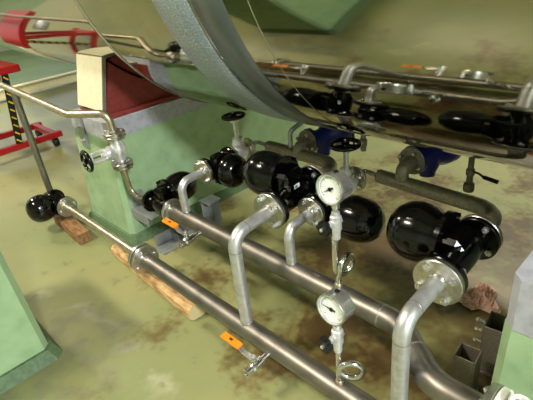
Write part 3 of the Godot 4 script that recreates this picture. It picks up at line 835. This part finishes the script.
func blue_fitting(label: String, at: Vector3) -> void:
	# flanged blue cast body hanging below the tank, grey flange towards +z
	var t := thing("blue_strainer", label, "strainer", at)
	flange("flange", Vector3(0, 0, 0.0), Vector3.BACK, 0.052, 0.014, 0.034, 0.0, M.oldpipe, t, 4, 0.030, 0.008, 0.4)
	var g := Geo.new()
	g.lathe(along(Vector3(0, 0, -0.007), Vector3(0.25, 0.05, -1).normalized()), [Vector2(0, 0), Vector2(0.054, 0), Vector2(0.054, 0.014), Vector2(0.036, 0.022), Vector2(0.034, 0.06), Vector2(0.052, 0.10), Vector2(0.066, 0.13), Vector2(0.068, 0.18), Vector2(0.054, 0.215), Vector2(0.0, 0.225)], 32, 45)
	g.lathe(along(Vector3(0.015, -0.01, -0.085), Vector3(0.1, -1, 0.15).normalized()), [Vector2(0.046, 0), Vector2(0.042, 0.035), Vector2(0.030, 0.06), Vector2(0.028, 0.075), Vector2(0, 0.076)], 20, 45)
	part("body", g, M.blue, t, "dark blue painted cast body")
	var e := Geo.new()
	e.tube(fillet([Vector3(0, 0, 0.01), Vector3(0, 0, 0.068), Vector3(0, -0.045, 0.068)], 0.03, 8), 0.024, 16)
	part("elbow", e, M.oldpipe, t)
	var s := Geo.new()
	s.tube(PackedVector3Array([Vector3(0.03, 0.03, -0.14), Vector3(0.03, 0.075, -0.14)]), 0.018, 14)
	part("neck", s, M.oldpipe, t)

func make_rest() -> void:
	blue_fitting("blue flanged strainer under the tank near the green plinth wall", Vector3(-1.262, 0.568, -1.40))
	blue_fitting("blue flanged strainer under the tank above the wide rear elbow pipe", Vector3(-0.765, 0.592, -1.40))
	# small ball valve hanging from the tank
	var t := thing("drain_cock", "small brown drain cock hanging from the tank beside the blue strainer", "valve", Vector3(-1.045, 0.535, -1.5))
	var g := Geo.new()
	g.lathe(along(Vector3.ZERO, Vector3.UP), [Vector2(0, 0), Vector2(0.012, 0), Vector2(0.013, 0.02), Vector2(0.017, 0.024), Vector2(0.017, 0.05), Vector2(0.011, 0.055), Vector2(0.011, 0.14), Vector2(0, 0.14)], 16, 30)
	part("body", g, M.oldpipe, t)
	g = Geo.new()
	g.box(Transform3D(Basis(), Vector3(-0.028, 0.037, 0.01)), Vector3(0.03, 0.008, 0.008), 0.002)
	g.box(Transform3D(Basis(Vector3.BACK, 0.1), Vector3(-0.042, 0.052, 0.01)), Vector3(0.006, 0.055, 0.012), 0.002)
	part("lever", g, M.rubber, t)
	# drain stem with a lever
	t = thing("lever_valve", "thin dark drain pipe with a lever valve hanging beyond the wide elbow", "valve", Vector3(-0.595, 0.475, -1.5))
	g = Geo.new()
	g.lathe(along(Vector3.ZERO, Vector3.UP), [Vector2(0, 0), Vector2(0.018, 0), Vector2(0.020, 0.012), Vector2(0.018, 0.03), Vector2(0.012, 0.034), Vector2(0.011, 0.06), Vector2(0.015, 0.065), Vector2(0.015, 0.085), Vector2(0.010, 0.09), Vector2(0.010, 0.186), Vector2(0, 0.186)], 16, 30)
	part("body", g, M.dark_steel, t)
	g = Geo.new()
	g.tube(PackedVector3Array([Vector3(0.01, 0.078, 0.0), Vector3(0.03, 0.078, 0.004), Vector3(0.05, 0.070, 0.008)]), 0.004, 8)
	g.tube(PackedVector3Array([Vector3(0.05, 0.070, 0.008), Vector3(0.1, 0.066, 0.012)]), 0.0075, 8)
	part("lever", g, M.rubber, t)

	# timbers under the front line
	timber("long pale squared timber under the front header flange", -2.06, -1.335, -0.750, 0.086, 0.070, M.wood, 0.016, -0.045)
	timber("short reddish timber under the corner trap", -2.70, -2.325, -0.705, 0.075, 0.065, M.wood_red, 0.004, -0.04)

	# bracket plate with two bolts on the narrow face of the saddle plinth
	t = thing("bracket_plate", "flat steel strap with two bolts on the narrow end of the saddle plinth", "bracket", Vector3(-2.40, 0.62, -0.885))
	part("plate", slab(Vector3(-0.035, -0.13, -0.006), Vector3(0.035, 0.045, 0.006), 0.002), M.blue_steel, t)
	for y in [-0.09, -0.01]: bolt(Vector3(0, y, 0.008), Vector3.BACK, 0.010, 0.004, t, M.zinc)
	# bracket on the wall of the plinth, next to the trap
	t = thing("wall_bracket", "small angle bracket with one bolt on the plinth wall below the side-wheel valve", "bracket", Vector3(-2.09, 0.235, -0.95))
	part("plate", slab(Vector3(-0.004, -0.045, -0.035), Vector3(0.004, 0.045, 0.035), 0.002), M.blue_steel, t)
	part("arm", slab(Vector3(0.0, -0.042, 0.0), Vector3(0.20, -0.034, 0.05), 0.002), M.blue_steel, t)
	part("gusset", slab(Vector3(0.0, -0.09, 0.045), Vector3(0.16, -0.036, 0.051), 0.002), M.blue_steel, t)
	bolt(Vector3(0.006, 0.012, -0.008), Vector3.RIGHT, 0.009, 0.004, t, M.zinc)
	# floor stands for the raised header
	t = thing("pipe_support", "blue-grey steel angle foot on the floor beneath the raised header drain", "support", Vector3(-1.90, 0, -1.0))
	part("foot_plate", slab(Vector3(-0.05, 0.0, -0.13), Vector3(0.05, 0.008, 0.10), 0.002), M.blue_steel, t)
	part("upright", slab(Vector3(-0.05, 0.008, -0.12), Vector3(-0.042, 0.07, 0.08), 0.002), M.blue_steel, t)
	part("gusset", slab(Vector3(-0.042, 0.008, -0.02), Vector3(0.03, 0.05, -0.012), 0.002), M.blue_steel, t)
	t = thing("pipe_support", "grey steel post with a foot plate beside the plinth wall behind the raised header", "support", Vector3(-1.80, 0, -1.20))
	part("foot_plate", slab(Vector3(-0.05, 0.0, -0.06), Vector3(0.07, 0.01, 0.06), 0.002), M.dark_steel, t)
	part("upright", slab(Vector3(-0.035, 0.01, -0.035), Vector3(0.035, 0.20, -0.027), 0.002), M.blue_steel, t)
	part("upright", slab(Vector3(-0.035, 0.01, -0.027), Vector3(-0.027, 0.20, 0.035), 0.002), M.blue_steel, t)
	part("top_plate", slab(Vector3(-0.04, 0.20, -0.045), Vector3(0.045, 0.208, 0.04), 0.002), M.blue_steel, t)
	for z in [-0.045, 0.045]: bolt(Vector3(0.05, 0.014, z), Vector3.UP, 0.008, 0.004, t, M.zinc)

	# square steel tubes by the right plinth
	sq_tube("short square steel tube standing by the bent header", Vector3(-0.372, 0, -1.075), 0.066, 0.165, 0.1)
	sq_tube("taller square steel tube with side bolts behind the short one", Vector3(-0.335, 0, -1.22), 0.085, 0.20, 0.1, true)
	make_rag()
	make_stand()
	# pale beam lying on the floor far behind the stand
	t = thing("floor_beam", "pale steel beam lying on the floor beyond the red stand", "beam", Vector3(-6.6, 0, -3.0))
	part("web", slab(Vector3(-0.02, 0.04, -2.2), Vector3(0.02, 0.14, 1.55), 0.004), M.cream, t)
	part("top_flange", slab(Vector3(-0.06, 0.14, -2.2), Vector3(0.06, 0.152, 1.55), 0.003), M.cream, t)
	part("bottom_flange", slab(Vector3(-0.06, 0.028, -2.2), Vector3(0.06, 0.04, 1.55), 0.003), M.cream, t)
	for z in [-1.8, -0.2, 1.3]: part("block", slab(Vector3(-0.05, 0.0, z - 0.05), Vector3(0.05, 0.028, z + 0.05), 0.003), M.dark_steel, t)

func timber(label: String, x0: float, x1: float, z: float, w: float, h: float, m: Material, cham: float, turn: float) -> void:
	var t := thing("timber_block", label, "timber", Vector3((x0 + x1) * 0.5, 0, z))
	t.rotation.y = turn
	var L := x1 - x0
	var a := w * 0.5
	var poly := PackedVector2Array([Vector2(-a + cham, 0), Vector2(a - cham, 0), Vector2(a, cham), Vector2(a, h - cham), Vector2(a - cham, h), Vector2(-a + cham, h), Vector2(-a, h - cham), Vector2(-a, cham)])
	var g := Geo.new()
	g.prism(Transform3D(Basis(Vector3(0, 0, -1), Vector3.UP, Vector3(1, 0, 0)), Vector3.ZERO), poly, L)
	part("beam", g, m, t)
	var e := Geo.new()
	e.prism(Transform3D(Basis(Vector3(0, 0, -1), Vector3.UP, Vector3(1, 0, 0)), Vector3(L * 0.5 + 0.0005, 0, 0)), poly, 0.001)
	if m == M.wood: part("sawn_end", e, M.wood_end, t, "pale sawn end grain")

func sq_tube(label: String, at: Vector3, w: float, h: float, turn: float, bolts := false) -> void:
	var t := thing("square_tube", label, "steel tube", at)
	t.rotation.y = turn
	var a := w * 0.5; var k := 0.005
	for s in [-1.0, 1.0]:
		part("side", slab(Vector3(s * a - (k if s > 0 else 0.0), 0.012, -a), Vector3(s * a + (k if s < 0 else 0.0), h, a), 0.001), M.dark_steel, t)
		part("side", slab(Vector3(-a + k, 0.012, s * a - (k if s > 0 else 0.0)), Vector3(a - k, h, s * a + (k if s < 0 else 0.0)), 0.001), M.dark_steel, t)
	part("base_plate", slab(Vector3(-a - 0.008, 0, -a - 0.008), Vector3(a + 0.008, 0.012, a + 0.008), 0.002), M.dark_steel, t)
	if bolts:
		for y in [0.09, 0.14, 0.18]: bolt(Vector3(-a - 0.012, y, 0.0), Vector3.LEFT, 0.008, 0.022, t, M.zinc)

func make_rag() -> void:
	var g := Geo.new()
	var fn := FastNoiseLite.new(); fn.seed = 4; fn.frequency = 26.0; fn.fractal_octaves = 3; fn.fractal_type = FastNoiseLite.FRACTAL_RIDGED
	var N := 44
	var P := func(i: int, j: int) -> Vector3:
		var u := float(i) / N * TAU; var r := float(j) / 20.0
		var rad := r * (1.0 + 0.25 * sin(u * 3.0 + 0.5) + 0.15 * sin(u * 5.0))
		var x := cos(u) * rad * 0.066; var z := sin(u) * rad * 0.085
		var h := (1.0 - r * r) * 0.030 + (fn.get_noise_2d(x, z) + 0.4) * 0.040 * (1.0 - r * 0.8)
		return Vector3(x, maxf(h, 0.0) + 0.001, z)
	for i in N:
		for j in 20:
			var a: Vector3 = P.call(i, j); var b: Vector3 = P.call(i + 1, j); var c: Vector3 = P.call(i + 1, j + 1); var d: Vector3 = P.call(i, j + 1)
			var n := (c - a).cross(b - a)
			if n.length() < 1e-12: n = Vector3.UP
			n = n.normalized()
			if n.y < 0: n = -n
			g.tri(a, b, c, n, n, n); g.tri(a, c, d, n, n, n)
	var o := part("cleaning_rag", g, M.rag, self)
	o.position = Vector3(-0.505, 0, -1.515)
	tag(o, "crumpled pinkish rag on the stained floor behind the large trap", "rag")

func bar(a: Vector3, b: Vector3, w: float, h: float) -> Geo:
	var g := Geo.new()
	var xf := along((a + b) * 0.5, b - a)
	g.box(xf, Vector3(w, (b - a).length(), h), 0.004)
	return g

func make_stand() -> void:
	var t := thing("red_stand", "red steel stand with black and yellow striped posts below the tank end", "stand", Vector3(-4.35, 0, -0.98))
	part("top_plate", slab(Vector3(-0.28, 0.69, -0.20), Vector3(0.28, 0.745, 0.4), 0.006), M.red, t)
	for sx in [-1.0, 1.0]:
		part("leg", bar(Vector3(sx * 0.24, 0.13, 0.26), Vector3(sx * 0.24, 0.69, -0.02), 0.055, 0.055), M.red, t)
		for sz in [-1.0, 1.0]:
			var f := Geo.new()
			f.lathe(along(Vector3(sx * 0.20, 0.04, sz * 0.30 - 0.02), Vector3.BACK), [Vector2(0, 0), Vector2(0.038, 0), Vector2(0.04, 0.006), Vector2(0.04, 0.034), Vector2(0.038, 0.04), Vector2(0, 0.04)], 18, 30)
			part("caster", f, M.rubber, t)
		part("lower_rail", bar(Vector3(sx * 0.235, 0.11, -0.36), Vector3(sx * 0.235, 0.11, 0.36), 0.05, 0.05), M.red, t)
	for sz in [-1.0, 1.0]: part("lower_rail", bar(Vector3(-0.235, 0.11, sz * 0.3), Vector3(0.235, 0.11, sz * 0.3), 0.05, 0.05), M.red, t)
	# striped posts at the front of the stand
	for q in [[Vector3(0.25, 0.13, 0.0), Vector3(0.25, 0.69, -0.08)]]:
		var a: Vector3 = q[0]; var b: Vector3 = q[1]
		var post := part("striped_post", bar(a, b, 0.05, 0.02), M.rubber, t, "black post with yellow warning stripes")
		var n := 9
		for k in n:
			var c := a.lerp(b, (k + 0.5) / n)
			var xf := along(c, b - a)
			var g := Geo.new()
			g.box(xf * Transform3D(Basis(Vector3.BACK, 0.6), Vector3.ZERO), Vector3(0.042, 0.012, 0.0225), 0.001)
			part("stripe", g, M.yellow, post)
	var m := Geo.new()
	m.lathe(along(Vector3(0.30, 0.60, 0.16), Vector3.BACK), [Vector2(0, 0), Vector2(0.05, 0), Vector2(0.055, 0.01), Vector2(0.055, 0.12), Vector2(0.04, 0.15), Vector2(0, 0.15)], 20, 30)
	part("hose_drum", m, M.satin, t)

func _ready() -> void:
	rng.seed = 5
	# camera solved from the vanishing points of the pipes, uprights and cross runs
	var cam := Camera3D.new()
	cam.name = "camera"
	cam.fov = 47.03; cam.near = 0.05; cam.far = 100.0
	cam.transform = Transform3D(Basis(Vector3(0.7008033, -0.10554696, -0.70550307), Vector3(-0.26882096, 0.87700854, -0.39823526), Vector3(0.66076473, 0.46873859, 0.58623724)), Vector3(0, 1.3, 0))
	add_child(cam); cam.current = true
	var we := WorldEnvironment.new(); we.name = "environment"
	var env := Environment.new()
	var sky := Sky.new(); var sm := ProceduralSkyMaterial.new()
	sm.sky_top_color = Color(0.80, 0.84, 0.88); sm.sky_horizon_color = Color(0.92, 0.92, 0.90)
	sm.ground_bottom_color = Color(0.35, 0.34, 0.30); sm.ground_horizon_color = Color(0.6, 0.6, 0.56)
	sm.sky_energy_multiplier = 1.5
	sky.sky_material = sm
	env.background_mode = Environment.BG_SKY; env.sky = sky
	env.tonemap_mode = Environment.TONE_MAPPER_LINEAR
	env.tonemap_exposure = 1.15
	env.sdfgi_enabled = true; env.ssao_enabled = true; env.ssil_enabled = true
	we.environment = env
	add_child(we)
	make_materials()
	lamp(Vector3(5.2, 4.4, 1.4), Vector2(0.7, 0.7), Color(0.98, 0.99, 1.0), 80.0, 9.0, "cool white square ceiling lamp beyond the grout-topped plinth")
	lamp(Vector3(-3.0, 4.7, 2.0), Vector2(1.2, 0.4), Color(1.0, 0.955, 0.87), 24.0, 9.0, "warm white oblong ceiling lamp over the open floor")
	lamp(Vector3(-7.5, 4.7, 0.5), Vector2(1.2, 0.4), Color(1.0, 0.955, 0.87), 24.0, 9.0, "warm white oblong ceiling lamp above the red stand")
	lamp(Vector3(-1.0, 4.7, -5.0), Vector2(1.2, 0.4), Color(1.0, 0.98, 0.94), 24.0, 9.0, "neutral white oblong ceiling lamp behind the tank")
	make_setting()
	make_tank()
	plinth("green concrete plinth carrying the maroon saddle, bare grout strip on top", -2.55, -2.12, -2.30, -0.895, 0.575, 0.665, 0.035)
	plinth("plain green concrete plinth standing apart on the pale floor, no pipework against it", -2.15, -1.64, -0.21, 0.55, 0.62, 0.0, 0.02)
	plinth("green concrete plinth with wide bare grey grout top, beside the bent header", -0.24, 0.25, -2.30, -0.875, 0.507, 0.645, 0.01)
	make_saddle()
	make_pipes()
	make_rest()
